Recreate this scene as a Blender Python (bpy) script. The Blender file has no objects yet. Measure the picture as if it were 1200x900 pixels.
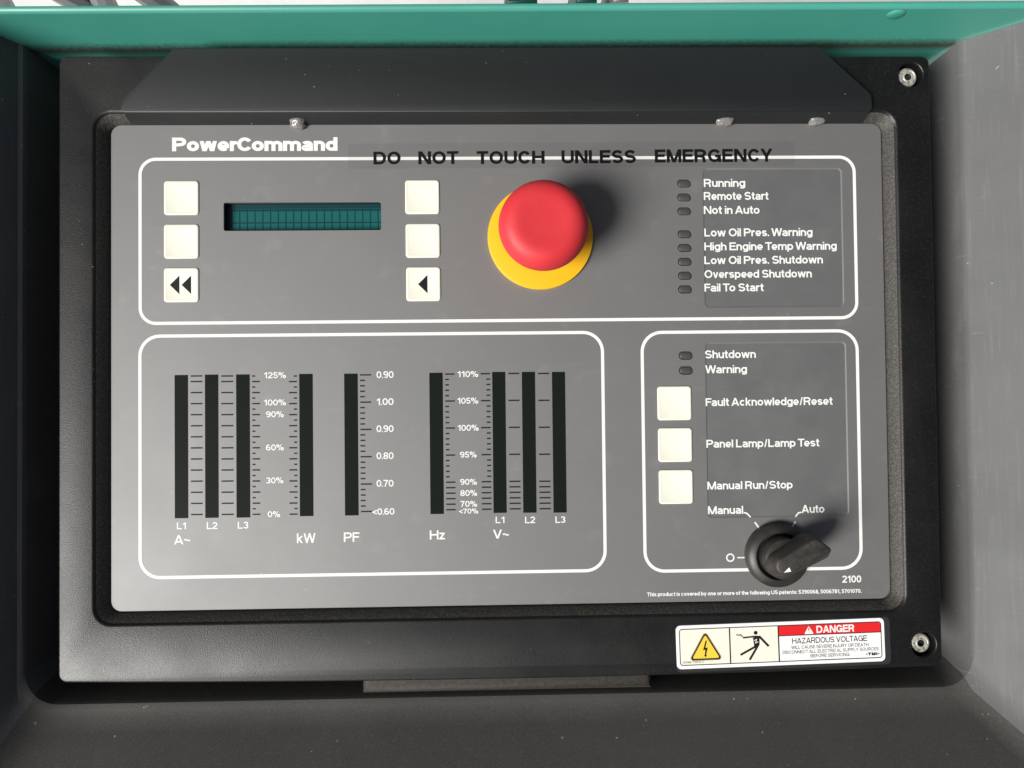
import bpy, bmesh, math, random
from mathutils import Vector, Matrix
from mathutils.geometry import tessellate_polygon

random.seed(4)
sc = bpy.context.scene
COL = sc.collection
MM = 0.001

# ------------------------------------------------------------------ camera
cd = bpy.data.cameras.new('camera')
cam = bpy.data.objects.new('camera', cd)
COL.objects.link(cam)
cd.sensor_fit = 'HORIZONTAL'
cd.sensor_width = 36.0
cd.lens = 870.0 / 1200.0 * 36.0
cd.clip_start = 0.01
cd.clip_end = 200.0
R = Matrix(((0.9996825, 0.0102354, -0.0230256),
            (-0.0106779, 0.9997591, -0.0191741),
            (0.0228238, 0.0194139, 0.9995510)))
cam.matrix_world = Matrix.Translation((-0.004092, -0.017296, 0.363845)) @ R.to_4x4()
sc.camera = cam

# ------------------------------------------------------------------ light
SUN = Vector((-0.64, -0.36, 0.68)).normalized()      # towards the sun: low, from the lower left
elev = math.asin(SUN.z)
w = bpy.data.worlds.new('World')
sc.world = w
w.use_nodes = True
nt = w.node_tree
sky = nt.nodes.new('ShaderNodeTexSky')
sky.sky_type = 'NISHITA'
sky.sun_disc = False
sky.sun_elevation = elev
sky.sun_rotation = math.atan2(SUN.x, SUN.y)
sky.air_density = 0.6
sky.dust_density = 2.0
sky.ozone_density = 0.2
hs = nt.nodes.new('ShaderNodeHueSaturation')          # thin white haze over the whole sky
hs.inputs['Saturation'].default_value = 0.45
nt.links.new(sky.outputs[0], hs.inputs['Color'])
nt.links.new(hs.outputs[0], nt.nodes['Background'].inputs[0])
nt.nodes['Background'].inputs[1].default_value = 0.05
sl = bpy.data.lights.new('sun', 'SUN')
sl.energy = 5.0
sl.angle = math.radians(27)
sl.color = (1.0, 0.98, 0.945)
so = bpy.data.objects.new('sun', sl)
COL.objects.link(so)
so.rotation_euler = SUN.to_track_quat('Z', 'Y').to_euler()
so.location = SUN * 3
sc.view_settings.view_transform = 'Standard'
sc.view_settings.look = 'None'
sc.view_settings.exposure = 0.1
sc.view_settings.gamma = 1.0
sc.view_settings.use_curve_mapping = False
sc.cycles.max_bounces = 8
sc.cycles.use_denoising = True


# ------------------------------------------------------------------ materials
def mat(name, col, rough=0.5, spec=0.5, metal=0.0, bump=None, vary=None, specks=None, coat=0.0, rvary=None,
        trans=0.0, alpha=1.0, ior=None):
    """bump=(scale, strength, distance)  vary=(scale, amount, colour)  specks=(scale, threshold, colour)"""
    m = bpy.data.materials.new(name)
    m.use_nodes = True
    t = m.node_tree
    N, L = t.nodes, t.links
    p = N['Principled BSDF']
    p.inputs['Base Color'].default_value = (*col, 1)
    p.inputs['Roughness'].default_value = rough
    p.inputs['Specular IOR Level'].default_value = spec
    p.inputs['Metallic'].default_value = metal
    p.inputs['Coat Weight'].default_value = coat
    p.inputs['Transmission Weight'].default_value = trans
    p.inputs['Alpha'].default_value = alpha
    if ior:
        p.inputs['IOR'].default_value = ior
    tc = N.new('ShaderNodeTexCoord')
    src = None

    def noise(scale, detail=3.0, rough_=0.55):
        n = N.new('ShaderNodeTexNoise')
        n.inputs['Scale'].default_value = 1.0 if isinstance(scale, tuple) else scale
        n.inputs['Detail'].default_value = detail
        n.inputs['Roughness'].default_value = rough_
        if isinstance(scale, tuple):
            n.inputs['Scale'].default_value = 1.0
            mp = N.new('ShaderNodeMapping')
            mp.inputs['Scale'].default_value = scale
            L.new(tc.outputs['Object'], mp.inputs['Vector'])
            L.new(mp.outputs['Vector'], n.inputs['Vector'])
        else:
            L.new(tc.outputs['Object'], n.inputs['Vector'])
        return n.outputs['Fac']

    def ramp(fac, a, b):
        r = N.new('ShaderNodeMapRange')
        r.inputs['From Min'].default_value = a
        r.inputs['From Max'].default_value = b
        L.new(fac, r.inputs['Value'])
        return r.outputs['Result']

    def mixc(fac, a, b):
        x = N.new('ShaderNodeMix')
        x.data_type = 'RGBA'
        L.new(fac, x.inputs['Factor'])
        if a is None:
            x.inputs['A'].default_value = (*col, 1)
        else:
            L.new(a, x.inputs['A'])
        x.inputs['B'].default_value = (*b, 1)
        return x.outputs['Result']

    def scale(fac, k):
        x = N.new('ShaderNodeMath')
        x.operation = 'MULTIPLY'
        L.new(fac, x.inputs[0])
        x.inputs[1].default_value = k
        return x.outputs[0]

    for v in (vary or ()):
        sc_, amt, c2, lo, hi = v
        src = mixc(scale(ramp(noise(sc_, 5), lo, hi), amt), src, c2)
    if specks:
        for sc_, thr, c2 in specks:
            src = mixc(ramp(noise(sc_, 1.0), thr, thr + 0.03), src, c2)
    if src is not None:
        L.new(src, p.inputs['Base Color'])
    if rvary:
        sc_, lo, hi = rvary
        r = N.new('ShaderNodeMapRange')
        r.inputs['From Min'].default_value = 0.3
        r.inputs['From Max'].default_value = 0.7
        r.inputs['To Min'].default_value = lo
        r.inputs['To Max'].default_value = hi
        L.new(noise(sc_, 5), r.inputs['Value'])
        L.new(r.outputs['Result'], p.inputs['Roughness'])
    if bump:
        h = None
        prev = None
        for (sc_, st, dist) in bump:
            b = N.new('ShaderNodeBump')
            b.inputs['Strength'].default_value = st
            b.inputs['Distance'].default_value = dist
            L.new(noise(sc_, 2.5), b.inputs['Height'])
            if prev is not None:
                L.new(prev, b.inputs['Normal'])
            prev = b.outputs['Normal']
        L.new(prev, p.inputs['Normal'])
    m['nodes_tc'] = 1
    return m


M = {}
M['bezel'] = mat('black textured plastic', (0.005, 0.0052, 0.0053), 0.43, 0.46, ior=1.5, bump=[(2000, 0.36, 0.0003), (420, .06, .0004)],
                 vary=[(9, 0.3, (0.035, 0.029, 0.024), 0.5, 0.75), (22, 0.35, (0.022, 0.02, 0.018), 0.5, 0.75), (1100, 0.3, (0.035, 0.033, 0.03), 0.54, 0.7)],
                 specks=[(620, 0.80, (0.22, 0.21, 0.2))], rvary=(35, 0.37, 0.46))
M['inner'] = mat('dusty inner wall plastic', (0.03, 0.027, 0.023), 0.62, 0.6, bump=[(1000, 0.6, 0.0005)],
                 vary=[(1000, 0.8, (0.085, 0.076, 0.062), 0.45, 0.65), (18, 0.4, (0.05, 0.046, 0.04), 0.4, 0.7)])
M['hood'] = mat('black fine plastic', (0.007, 0.0078, 0.0083), 0.53, 0.7, ior=1.5, bump=[(1500, 0.2, 0.0003)],
                vary=[(40, 0.35, (0.012, 0.013, 0.0135), 0.45, 0.75)], specks=[(520, 0.79, (0.25, 0.25, 0.25))])
M['plate'] = mat('grey printed film', (0.097, 0.0945, 0.0905), 0.6, 1.0, ior=1.8, bump=[(2600, 0.05, 0.0001)],
                 vary=[(30, 0.14, (0.16, 0.156, 0.15), 0.45, 0.8), (75, 0.42, (0.175, 0.172, 0.166), 0.6, 0.78), ((40, 260, 40), 0.3, (0.17, 0.166, 0.16), 0.6, 0.8)], rvary=(18, 0.57, 0.63),
                 specks=[(420, 0.80, (0.3, 0.29, 0.28))])
M['pocket'] = mat('clear film over grey', (0.09, 0.092, 0.091), 0.55, 1.0, ior=1.75, bump=[(40, 0.05, 0.0006)],
                  vary=[(45, 0.3, (0.17, 0.17, 0.168), 0.5, 0.75), ((90, 300, 90), 0.25, (0.19, 0.19, 0.185), 0.6, 0.8)], rvary=(40, 0.5, 0.6))
M['white'] = mat('white screen print', (0.80, 0.80, 0.765), 0.45, 0.4)
M['black_print'] = mat('black screen print', (0.008, 0.008, 0.009), 0.6, 0.25)
M['tape_ink'] = mat('black tape lettering', (0.006, 0.006, 0.0065), 0.5, 0.2)
M['button'] = mat('cream button film', (0.80, 0.785, 0.665), 0.42, 0.4, vary=[(90, 0.12, (0.6, 0.56, 0.42), 0.55, 0.8)],
                  bump=[(300, 0.03, 0.0003)])
M['yellow'] = mat('yellow plastic', (0.86, 0.47, 0.012), 0.45, 0.4, bump=[(700, 0.03, 0.0003)])
M['red'] = mat('red plastic', (0.60, 0.028, 0.036), 0.5, 0.45, bump=[(1700, 0.2, 0.0003)],
               vary=[(60, 0.15, (0.66, 0.07, 0.07), 0.45, 0.75)], rvary=(70, 0.5, 0.62))
M['knob'] = mat('black knob plastic', (0.02, 0.019, 0.018), 0.45, 0.5, bump=[(1400, 0.2, 0.0003)],
                vary=[(150, 0.6, (0.055, 0.045, 0.032), 0.4, 0.75)])
M['dusty'] = mat('dusty black plastic', (0.022, 0.020, 0.017), 0.55, 0.5, bump=[(1300, 0.3, 0.0003)],
                 vary=[(260, 0.7, (0.06, 0.052, 0.042), 0.42, 0.7)])
M['tab'] = mat('dusty tan brown plastic', (0.026, 0.022, 0.0185), 0.7, 0.4, bump=[(1100, 0.35, 0.0004)],
               vary=[(500, 0.6, (0.06, 0.049, 0.04), 0.4, 0.7)])
M['lens'] = mat('smoked lamp lens', (0.06, 0.06, 0.057), 0.5, 0.4)
M['steel'] = mat('zinc plated steel', (0.52, 0.51, 0.45), 0.45, 0.8, metal=0.35, bump=[(700, 0.3, 0.0003)],
                 vary=[(650, 0.8, (0.16, 0.145, 0.11), 0.5, 0.62)])
M['dark'] = mat('socket shadow steel', (0.05, 0.05, 0.045), 0.5, 0.5, metal=0.5)
M['screen'] = mat('dark teal display glass', (0.005, 0.04, 0.047), 0.25, 0.5)
M['cell'] = mat('teal display cell', (0.010, 0.104, 0.098), 0.3, 0.4)
M['dash'] = mat('dim display mark', (0.012, 0.075, 0.08), 0.3, 0.4)
M['rim'] = mat('satin grey rim', (0.2, 0.2, 0.19), 0.4, 0.5)
M['lamp_rim'] = mat('pale grey lamp rim', (0.15, 0.148, 0.142), 0.5, 0.6)
M['shroud'] = mat('weathered black moulded plastic', (0.052, 0.0495, 0.0455), 0.66, 0.6, ior=1.5, bump=[(2000, 0.4, 0.0003)],
                  vary=[(14, 0.5, (0.075, 0.071, 0.064), 0.4, 0.7), (70, 0.3, (0.083, 0.078, 0.07), 0.5, 0.8), (900, 0.4, (0.105, 0.099, 0.09), 0.5, 0.7)],
                  specks=[(330, 0.775, (0.25, 0.24, 0.23))], rvary=(25, 0.57, 0.67))
M['shroud_side'] = mat('scuffed black moulded plastic', (0.096, 0.0945, 0.094), 0.68, 0.6, ior=1.5, bump=[(1500, 0.3, 0.0003)],
                  vary=[(14, 0.35, (0.145, 0.142, 0.141), 0.4, 0.7), ((170, 5, 5), 0.22, (0.16, 0.157, 0.156), 0.5, 0.75),
                        ((900, 40, 40), 0.3, (0.19, 0.187, 0.186), 0.55, 0.75), (40, 0.35, (0.075, 0.087, 0.087), 0.52, 0.75),
                        ((70, 500, 70), 0.25, (0.25, 0.245, 0.24), 0.64, 0.76)],
                  specks=[(330, 0.79, (0.25, 0.24, 0.23))], rvary=(25, 0.66, 0.76))
M['sticker'] = mat('white vinyl', (0.82, 0.82, 0.80), 0.35, 0.5)
M['cream'] = mat('cream vinyl panel', (0.80, 0.78, 0.66), 0.35, 0.5, vary=[(500, 0.5, (0.62, 0.56, 0.36), 0.62, 0.75)])
M['sred'] = mat('red vinyl', (0.70, 0.018, 0.022), 0.35, 0.5)
M['syellow'] = mat('yellow vinyl', (0.86, 0.58, 0.06), 0.35, 0.5)
M['gold'] = mat('olive vinyl edge', (0.30, 0.26, 0.14), 0.4, 0.4)
M['sblack'] = mat('black vinyl print', (0.012, 0.012, 0.013), 0.35, 0.4)
M['sgrey'] = mat('grey vinyl print', (0.10, 0.10, 0.10), 0.4, 0.4)
M['clear'] = mat('cloudy clear plastic', (0.66, 0.64, 0.62), 0.14, 0.8, trans=0.72, ior=1.46, bump=[(420, 0.6, 0.0012)])
M['film'] = mat('clear tape film', (0.10, 0.092, 0.082), 0.38, 0.5, alpha=0.07)
M['margin'] = mat('clear vinyl margin', (0.03, 0.03, 0.032), 0.3, 0.6, bump=[(300, .2, .0004)])
M['ground'] = mat('pale concrete', (0.72, 0.72, 0.71), 0.8, 0.3, bump=[(60, 0.2, 0.003)],
                  vary=[(5, 0.3, (0.6, 0.6, 0.6), 0.4, 0.7)])
M['hose'] = mat('grey rubber hose', (0.20, 0.21, 0.22), 0.45, 0.5, bump=[(300, 0.1, 0.0006)])
M['teal_dark'] = mat('dark teal painted steel', (0.008, 0.07, 0.06), 0.4, 0.5, bump=[(300, 0.08, 0.0005)])
M['grey_steel'] = mat('grey steel', (0.28, 0.28, 0.28), 0.4, 0.5, metal=0.4, bump=[(300, 0.1, 0.0005)])


def bar_material():
    m = mat('dark green bar window', (0.012, 0.017, 0.014), 0.16, 0.5)
    N, L = m.node_tree.nodes, m.node_tree.links
    tc = N.new('ShaderNodeTexCoord')
    wv = N.new('ShaderNodeTexWave')
    wv.wave_type = 'BANDS'
    wv.bands_direction = 'Y'
    wv.inputs['Scale'].default_value = 290.0
    wv.inputs['Distortion'].default_value = 0.0
    L.new(tc.outputs['Object'], wv.inputs['Vector'])
    mx = N.new('ShaderNodeMix')
    mx.data_type = 'RGBA'
    mx.inputs['A'].default_value = (0.007, 0.009, 0.007, 1)
    mx.inputs['B'].default_value = (0.011, 0.0145, 0.0115, 1)
    L.new(wv.outputs['Fac'], mx.inputs['Factor'])
    L.new(mx.outputs['Result'], N['Principled BSDF'].inputs['Base Color'])
    return m


M['bar'] = bar_material()


def canopy_material():
    """green enamel with a real band of brown grime caked along its bottom seam"""
    m = mat('green enamel', (0.03, 0.215, 0.165), 0.45, 0.8, bump=[(45, 0.08, 0.001), (500, 0.06, 0.0004)], rvary=(30, 0.4, 0.5))
    N, L = m.node_tree.nodes, m.node_tree.links
    tc = N.new('ShaderNodeTexCoord')
    sep = N.new('ShaderNodeSeparateXYZ')
    L.new(tc.outputs['Object'], sep.inputs[0])
    n = N.new('ShaderNodeTexNoise')
    n.inputs['Scale'].default_value = 420
    n.inputs['Detail'].default_value = 6
    n.inputs['Roughness'].default_value = 0.7
    L.new(tc.outputs['Object'], n.inputs['Vector'])
    a = N.new('ShaderNodeMath')
    a.operation = 'MULTIPLY_ADD'
    L.new(n.outputs['Fac'], a.inputs[0])
    a.inputs[1].default_value = -0.007
    L.new(sep.outputs['Z'], a.inputs[2])
    r = N.new('ShaderNodeMapRange')
    r.inputs['From Min'].default_value = -0.0125
    r.inputs['From Max'].default_value = -0.0070
    r.inputs['To Min'].default_value = 0.92
    r.inputs['To Max'].default_value = 0.0
    L.new(a.outputs[0], r.inputs['Value'])
    n2 = N.new('ShaderNodeTexNoise')
    n2.inputs['Scale'].default_value = 18
    n2.inputs['Detail'].default_value = 4
    L.new(tc.outputs['Object'], n2.inputs['Vector'])
    r2 = N.new('ShaderNodeMapRange')
    r2.inputs['From Min'].default_value = -0.017
    r2.inputs['From Max'].default_value = -0.011
    L.new(sep.outputs['Z'], r2.inputs['Value'])
    r3 = N.new('ShaderNodeMath')
    r3.operation = 'MULTIPLY'
    L.new(r.outputs['Result'], r3.inputs[0])
    L.new(r2.outputs['Result'], r3.inputs[1])
    mx0 = N.new('ShaderNodeMix')
    mx0.data_type = 'RGBA'
    mx0.inputs['A'].default_value = (0.044, 0.285, 0.22, 1)
    mx0.inputs['B'].default_value = (0.07, 0.34, 0.265, 1)
    L.new(n2.outputs['Fac'], mx0.inputs['Factor'])
    mx = N.new('ShaderNodeMix')
    mx.data_type = 'RGBA'
    L.new(mx0.outputs['Result'], mx.inputs['A'])
    mx.inputs['B'].default_value = (0.035, 0.034, 0.026, 1)
    L.new(r3.outputs[0], mx.inputs['Factor'])
    L.new(mx.outputs['Result'], N['Principled BSDF'].inputs['Base Color'])
    return m


M['canopy'] = canopy_material()


# ------------------------------------------------------------------ object helpers (all lengths in millimetres)
def link(name, me, m, parent=None):
    o = bpy.data.objects.new(name, me)
    COL.objects.link(o)
    if m is not None:
        me.materials.append(m)
    if parent is not None:
        o.parent = parent
    return o


def mesh(name, V, F, m, parent=None, smooth=False, loc=None, up=False):
    me = bpy.data.meshes.new(name)
    me.from_pydata([(v[0] * MM, v[1] * MM, v[2] * MM) for v in V], [], F)
    bm = bmesh.new()
    bm.from_mesh(me)
    if up:
        for f in bm.faces:
            f.normal_update()
            if f.normal.z < 0:
                f.normal_flip()
    else:
        bmesh.ops.recalc_face_normals(bm, faces=bm.faces[:])
    bm.to_mesh(me)
    bm.free()
    me.update()
    if smooth:
        me.shade_smooth()
        if smooth != 'all':
            me.set_sharp_from_angle(angle=math.radians(smooth if smooth is not True else 35))
    o = link(name, me, m, parent)
    if loc:
        o.location = [c * MM for c in loc]
    return o


def thing(name, label, cat, loc=(0, 0, 0), rz=0.0, group=None):
    o = bpy.data.objects.new(name, None)
    COL.objects.link(o)
    o.empty_display_size = 0.01
    o.location = [c * MM for c in loc]
    o.rotation_euler = (0, 0, rz)
    o['label'] = label
    o['category'] = cat
    if group:
        o['group'] = group
    return o


def rrect(cx, cy, w_, h_, r, n=8):
    P = []
    for sx, sy, a0 in ((1, 1, 0), (-1, 1, 90), (-1, -1, 180), (1, -1, 270)):
        for i in range(n + 1):
            a = math.radians(a0 + 90 * i / n)
            P.append((cx + sx * (w_ / 2 - r) + r * math.cos(a), cy + sy * (h_ / 2 - r) + r * math.sin(a)))
    return P


def circle(cx, cy, r, n=32):
    return [(cx + r * math.cos(2 * math.pi * i / n), cy + r * math.sin(2 * math.pi * i / n)) for i in range(n)]


class MB:
    def __init__(self):
        self.V, self.F = [], []

    def add(self, V, F):
        b = len(self.V)
        self.V += V
        self.F += [tuple(b + i for i in f) for f in F]

    def loft(self, loops, cap0=False, cap1=False, closed=True):
        """loops: list of (points2d, z) with equal counts"""
        n = len(loops[0][0])
        V = [(x, y, z) for pts, z in loops for x, y in pts]
        F = []
        for k in range(len(loops) - 1):
            for i in range(n if closed else n - 1):
                j = (i + 1) % n
                F.append((k * n + i, k * n + j, (k + 1) * n + j, (k + 1) * n + i))
        if cap0:
            F.append(tuple(range(n))[::-1])
        if cap1:
            F.append(tuple((len(loops) - 1) * n + i for i in range(n)))
        self.add(V, F)
        return self

    def fill(self, loops, z):
        """flat sheet: loops[0] is the outline, the others are holes"""
        vl = [[Vector((x, y, 0)) for x, y in l] for l in loops]
        tris = tessellate_polygon(vl)
        self.add([(x, y, z) for l in loops for x, y in l], [tuple(t) for t in tris])
        return self

    def poly(self, pts, z):
        self.add([(x, y, z) for x, y in pts], [tuple(range(len(pts)))])
        return self

    def box(self, x0, x1, y0, y1, z0, z1):
        V = [(x, y, z) for z in (z0, z1) for x, y in ((x0, y0), (x1, y0), (x1, y1), (x0, y1))]
        self.add(V, [(3, 2, 1, 0), (4, 5, 6, 7), (0, 1, 5, 4), (1, 2, 6, 5), (2, 3, 7, 6), (3, 0, 4, 7)])
        return self

    def lathe(self, prof, n=48, cx=0, cy=0):
        V, F = [], []
        rings = []
        for r, z in prof:
            if r < 1e-6:
                rings.append([len(V)])
                V.append((cx, cy, z))
            else:
                rings.append(list(range(len(V), len(V) + n)))
                V += [(cx + r * math.cos(2 * math.pi * i / n), cy + r * math.sin(2 * math.pi * i / n), z) for i in range(n)]
        for a, b in zip(rings, rings[1:]):
            for i in range(n):
                j = (i + 1) % n
                if len(a) == 1 and len(b) > 1:
                    F.append((a[0], b[j], b[i]))
                elif len(b) == 1 and len(a) > 1:
                    F.append((a[i], a[j], b[0]))
                elif len(a) > 1:
                    F.append((a[i], a[j], b[j], b[i]))
        self.add(V, F)
        return self

    def weld(self):
        key, idx, V2 = {}, [], []
        for v in self.V:
            k = tuple(round(c, 4) for c in v)
            if k not in key:
                key[k] = len(V2)
                V2.append(v)
            idx.append(key[k])
        F2 = []
        for f in self.F:
            g = []
            for i in f:
                a = idx[i]
                if not g or g[-1] != a:
                    g.append(a)
            if len(g) > 1 and g[0] == g[-1]:
                g.pop()
            if len(set(g)) >= 3:
                F2.append(tuple(g))
        self.V, self.F = V2, F2
        return self

    def build(self, name, m, parent=None, **k):
        return mesh(name, self.V, self.F, m, parent, **k)


def bevelled(name, pts, z0, z1, bev, m, parent, seg=3, top_scale=None, loc=None):
    """prism over an outline with rounded upper edges"""
    bm = bmesh.new()
    n = len(pts)
    lo = [bm.verts.new((x * MM, y * MM, z0 * MM)) for x, y in pts]
    tp = top_scale or pts
    hi = [bm.verts.new((x * MM, y * MM, z1 * MM)) for x, y in tp]
    bm.faces.new(lo[::-1])
    top = bm.faces.new(hi)
    for i in range(n):
        j = (i + 1) % n
        bm.faces.new((lo[i], lo[j], hi[j], hi[i]))
    bmesh.ops.recalc_face_normals(bm, faces=bm.faces[:])
    bmesh.ops.bevel(bm, geom=list(top.edges), offset=bev * MM, segments=seg, profile=0.5, affect='EDGES', clamp_overlap=True)
    me = bpy.data.meshes.new(name)
    bm.to_mesh(me)
    bm.free()
    me.shade_smooth()
    me.set_sharp_from_angle(angle=math.radians(40))
    o = link(name, me, m, parent)
    if loc:
        o.location = [c * MM for c in loc]
    return o


# ------------------------------------------------------------------ lettering: a grotesque drawn from strokes
def arc(cx, cy, rx, ry, a0, a1, n=9):
    return [(cx + rx * math.cos(math.radians(a0 + (a1 - a0) * i / n)), cy + ry * math.sin(math.radians(a0 + (a1 - a0) * i / n)))
            for i in range(n + 1)]


def glyph(ch, t):
    """-> (width, strokes); cap height 1, stroke weight t.  stroke: ('l', pts) | ('d', x0, y0, x1, y1) | ('p', pts)"""
    h = t / 2
    X = 0.74
    S = []
    l = lambda *p: S.append(('l', [q for e in p for q in (e if isinstance(e, list) else [e])]))
    d = lambda *a: S.append(('d',) + a)
    dw = t * 1.04
    if ch == ' ':
        return 0.22, S
    if ch in 'O0':
        W = 0.93 if ch == 'O' else 0.68
        l(arc(W / 2, .5, W / 2 - h, .5 - h, 0, 360, 28))
        return W, S
    if ch == 'A':
        W = 0.92
        d(dw / 2, 0, W / 2, 1); d(W - dw / 2, 0, W / 2, 1); l((.2, .2 + h), (W - .2, .2 + h))
        return W, S
    if ch == 'B':
        W = .84
        l((h, 0), (h, 1)); l((h, 1 - h), (.46, 1 - h), arc(.50, .755 - h / 2 + .0, .26 - h + .04, .245 - h / 2, 90, -90), (h, .51))
        l((h, .51), (.46, .51), arc(.50, (.51 + h) / 2, W - .5 - h, (.51 - h) / 2, 90, -90), (h, h))
        return W, S
    if ch in 'CG':
        W = .86 if ch == 'C' else .92
        l(arc(W / 2, .5, W / 2 - h, .5 - h, 33, 327 if ch == 'C' else 335, 22))
        if ch == 'G':
            l((W - h, 0), (W - h, .46 + h * 0)); l((W * .55, .46), (W, .46))
        return W, S
    if ch == 'D':
        W = .88
        l((h, 0), (h, 1)); l((h, 1 - h), (.40, 1 - h), arc(.42, .5, W - .42 - h, .5 - h, 90, -90, 14), (h, h))
        return W, S
    if ch in 'EF':
        W = .74 if ch == 'E' else .68
        l((h, 0), (h, 1)); l((h, 1 - h), (W, 1 - h)); l((h, .52), (W - .05, .52))
        if ch == 'E':
            l((h, h), (W, h))
        return W, S
    if ch == 'H':
        W = .86
        l((h, 0), (h, 1)); l((W - h, 0), (W - h, 1)); l((h, .52), (W - h, .52))
        return W, S
    if ch == 'I':
        l((h, 0), (h, 1))
        return t, S
    if ch == 'J':
        W = .66
        l((W - h, 1), (W - h, .3), arc(W / 2, .3, W / 2 - h, .3 - h, 0, -180))
        return W, S
    if ch == 'L':
        l((h, 0), (h, 1)); l((h, h), (.66, h))
        return .68, S
    if ch == 'M':
        W = 1.02
        l((h, 0), (h, 1)); l((W - h, 0), (W - h, 1)); d(h * 1.1, 1, W / 2, 0.0); d(W - h * 1.1, 1, W / 2, 0.0)
        return W, S
    if ch == 'N':
        W = .87
        l((h, 0), (h, 1)); l((W - h, 0), (W - h, 1)); d(h * 1.15, 1, W - h * 1.15, 0)
        return W, S
    if ch in 'PR':
        W = .80 if ch == 'P' else .85
        l((h, 0), (h, 1)); l((h, 1 - h), (.44, 1 - h), arc(.47, .72 - h / 2 + h * .2, W - .47 - h - (.03 if ch == 'R' else 0), .28 - h / 2 - h * .2, 90, -90), (h, .44 + h * .4 - h * .4))
        if ch == 'R':
            l((.40, .45), (.56, .43), (.64, .34), (.67, .12), (.72, 0))
        return W, S
    if ch == 'S':
        W = .80
        l(arc(W / 2, .745 - h / 2, W / 2 - h - .015, .255 - h / 2, 22, 270, 14), arc(W / 2, .245 + h / 2, W / 2 - h, .255 - h / 2, 90, -158, 14))
        return W, S
    if ch == 'T':
        W = .78
        l((0, 1 - h), (W, 1 - h)); l((W / 2, 0), (W / 2, 1))
        return W, S
    if ch == 'U':
        W = .86
        l((h, 1), (h, .36), arc(W / 2, .36, W / 2 - h, .36 - h, 180, 360, 14), (W - h, 1))
        return W, S
    if ch == 'V':
        W = .86
        d(dw / 2, 1, W / 2, 0); d(W - dw / 2, 1, W / 2, 0)
        return W, S
    if ch == 'W':
        W = 1.24
        q = dw / 2
        d(q, 1, W * .27, 0); d(W * .5, 1, W * .27, 0); d(W * .5, 1, W * .73, 0); d(W - q, 1, W * .73, 0)
        return W, S
    if ch == 'Y':
        W = .84
        d(dw / 2, 1, W / 2, .4); d(W - dw / 2, 1, W / 2, .4); l((W / 2, 0), (W / 2, .45))
        return W, S
    if ch == 'Z':
        W = .76
        l((.02, 1 - h), (W - .02, 1 - h)); l((0, h), (W, h)); d(W - dw * .66, 1 - t * .5, dw * .66, t * .5)
        return W, S
    # lower case
    if ch == 'a':
        W = .66
        l((W - h - .02, 0), (W - h - .02, .48), arc(W / 2 - .01, .48, W / 2 - h - .01, X - .48 - h, 0, 160, 9))
        l((W - h - .02, .43), (.40, .40), arc(.27 + h * .3, .205 + h * .2, .27 + h * .3 - h, .215 - h * .8, 90, 270, 9), (.45, h * 1.1), (W - h - .02, .17))
        return W, S
    if ch == 'c':
        W = .64
        l(arc(W / 2, X / 2, W / 2 - h, X / 2 - h, 40, 320, 16))
        return W, S
    if ch in 'dbpqg':
        W = .68
        l(arc(W / 2, X / 2, W / 2 - h, X / 2 - h, 0, 360, 20))
        if ch == 'd':
            l((W - h, 0), (W - h, 1))
        if ch == 'b':
            l((h, 0), (h, 1))
        if ch == 'p':
            l((h, -.21), (h, X))
        if ch == 'g':
            l((W - h, X), (W - h, .0), arc(W / 2, .0, W / 2 - h, .22 - h, 0, -150, 9))
        return W, S
    if ch == 'e':
        W = .66
        l(arc(W / 2, X / 2, W / 2 - h, X / 2 - h, 0, 318, 18)); l((h, X / 2 - h * .35), (W - h * .1, X / 2 - h * .35))
        return W, S
    if ch == 'f':
        W = .40
        l((.20, 0), (.20, .82), arc(.20 + .16, .82, .16, .18 - h, 180, 90, 5), (W, 1 - h)); l((0, X - h * .9), (W - .01, X - h * .9))
        return W, S
    if ch == 'h':
        W = .64
        l((h, 0), (h, 1)); l((h, .44), arc(W / 2, .44, W / 2 - h, X - h - .44, 180, 0, 10), (W - h, 0))
        return W, S
    if ch == 'i':
        l((h, 0), (h, X)); l((h, .86), (h, 1.0))
        return t, S
    if ch == 'k':
        W = .64
        l((h, 0), (h, 1)); d(W - dw * .62, X, h * .9 + dw * .3, .30); d(.24 + dw * .1, .40, W - dw * .6, 0)
        return W, S
    if ch == 'l':
        l((h, 0), (h, 1))
        return t, S
    if ch == 'm':
        W = 1.02
        a = (W / 2 - h) / 2
        l((h, 0), (h, X)); l((h, .46), arc(h + a, .46, a, X - h - .46, 180, 0, 9), (W / 2, 0))
        l((W / 2, .46), arc(W / 2 + a, .46, a, X - h - .46, 180, 0, 9), (W - h, 0))
        return W, S
    if ch == 'n':
        W = .64
        l((h, 0), (h, X)); l((h, .44), arc(W / 2, .44, W / 2 - h, X - h - .44, 180, 0, 10), (W - h, 0))
        return W, S
    if ch == 'o':
        W = .69
        l(arc(W / 2, X / 2, W / 2 - h, X / 2 - h, 0, 360, 22))
        return W, S
    if ch == 'r':
        W = .42
        l((h, 0), (h, X)); l((h, .40), (h + .05, .54), (h + .13, X - h * 1.15), (W, X - h * 1.0))
        return W, S
    if ch == 's':
        W = .62
        l(arc(W / 2, .555 - h / 2, W / 2 - h - .01, .185 - h / 2, 25, 270, 11), arc(W / 2, .185 + h / 2, W / 2 - h, .185 - h / 2, 90, -155, 11))
        return W, S
    if ch == 't':
        W = .40
        l((.19, .94), (.19, .20), arc(.19 + .14, .20, .14, .20 - h, 180, 270, 5), (W, h)); l((0, X - h * .9), (W - .01, X - h * .9))
        return W, S
    if ch == 'u':
        W = .64
        l((h, X), (h, .28), arc(W / 2, .28, W / 2 - h, .28 - h, 180, 360, 10), (W - h, .3)); l((W - h, 0), (W - h, X))
        return W, S
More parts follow.
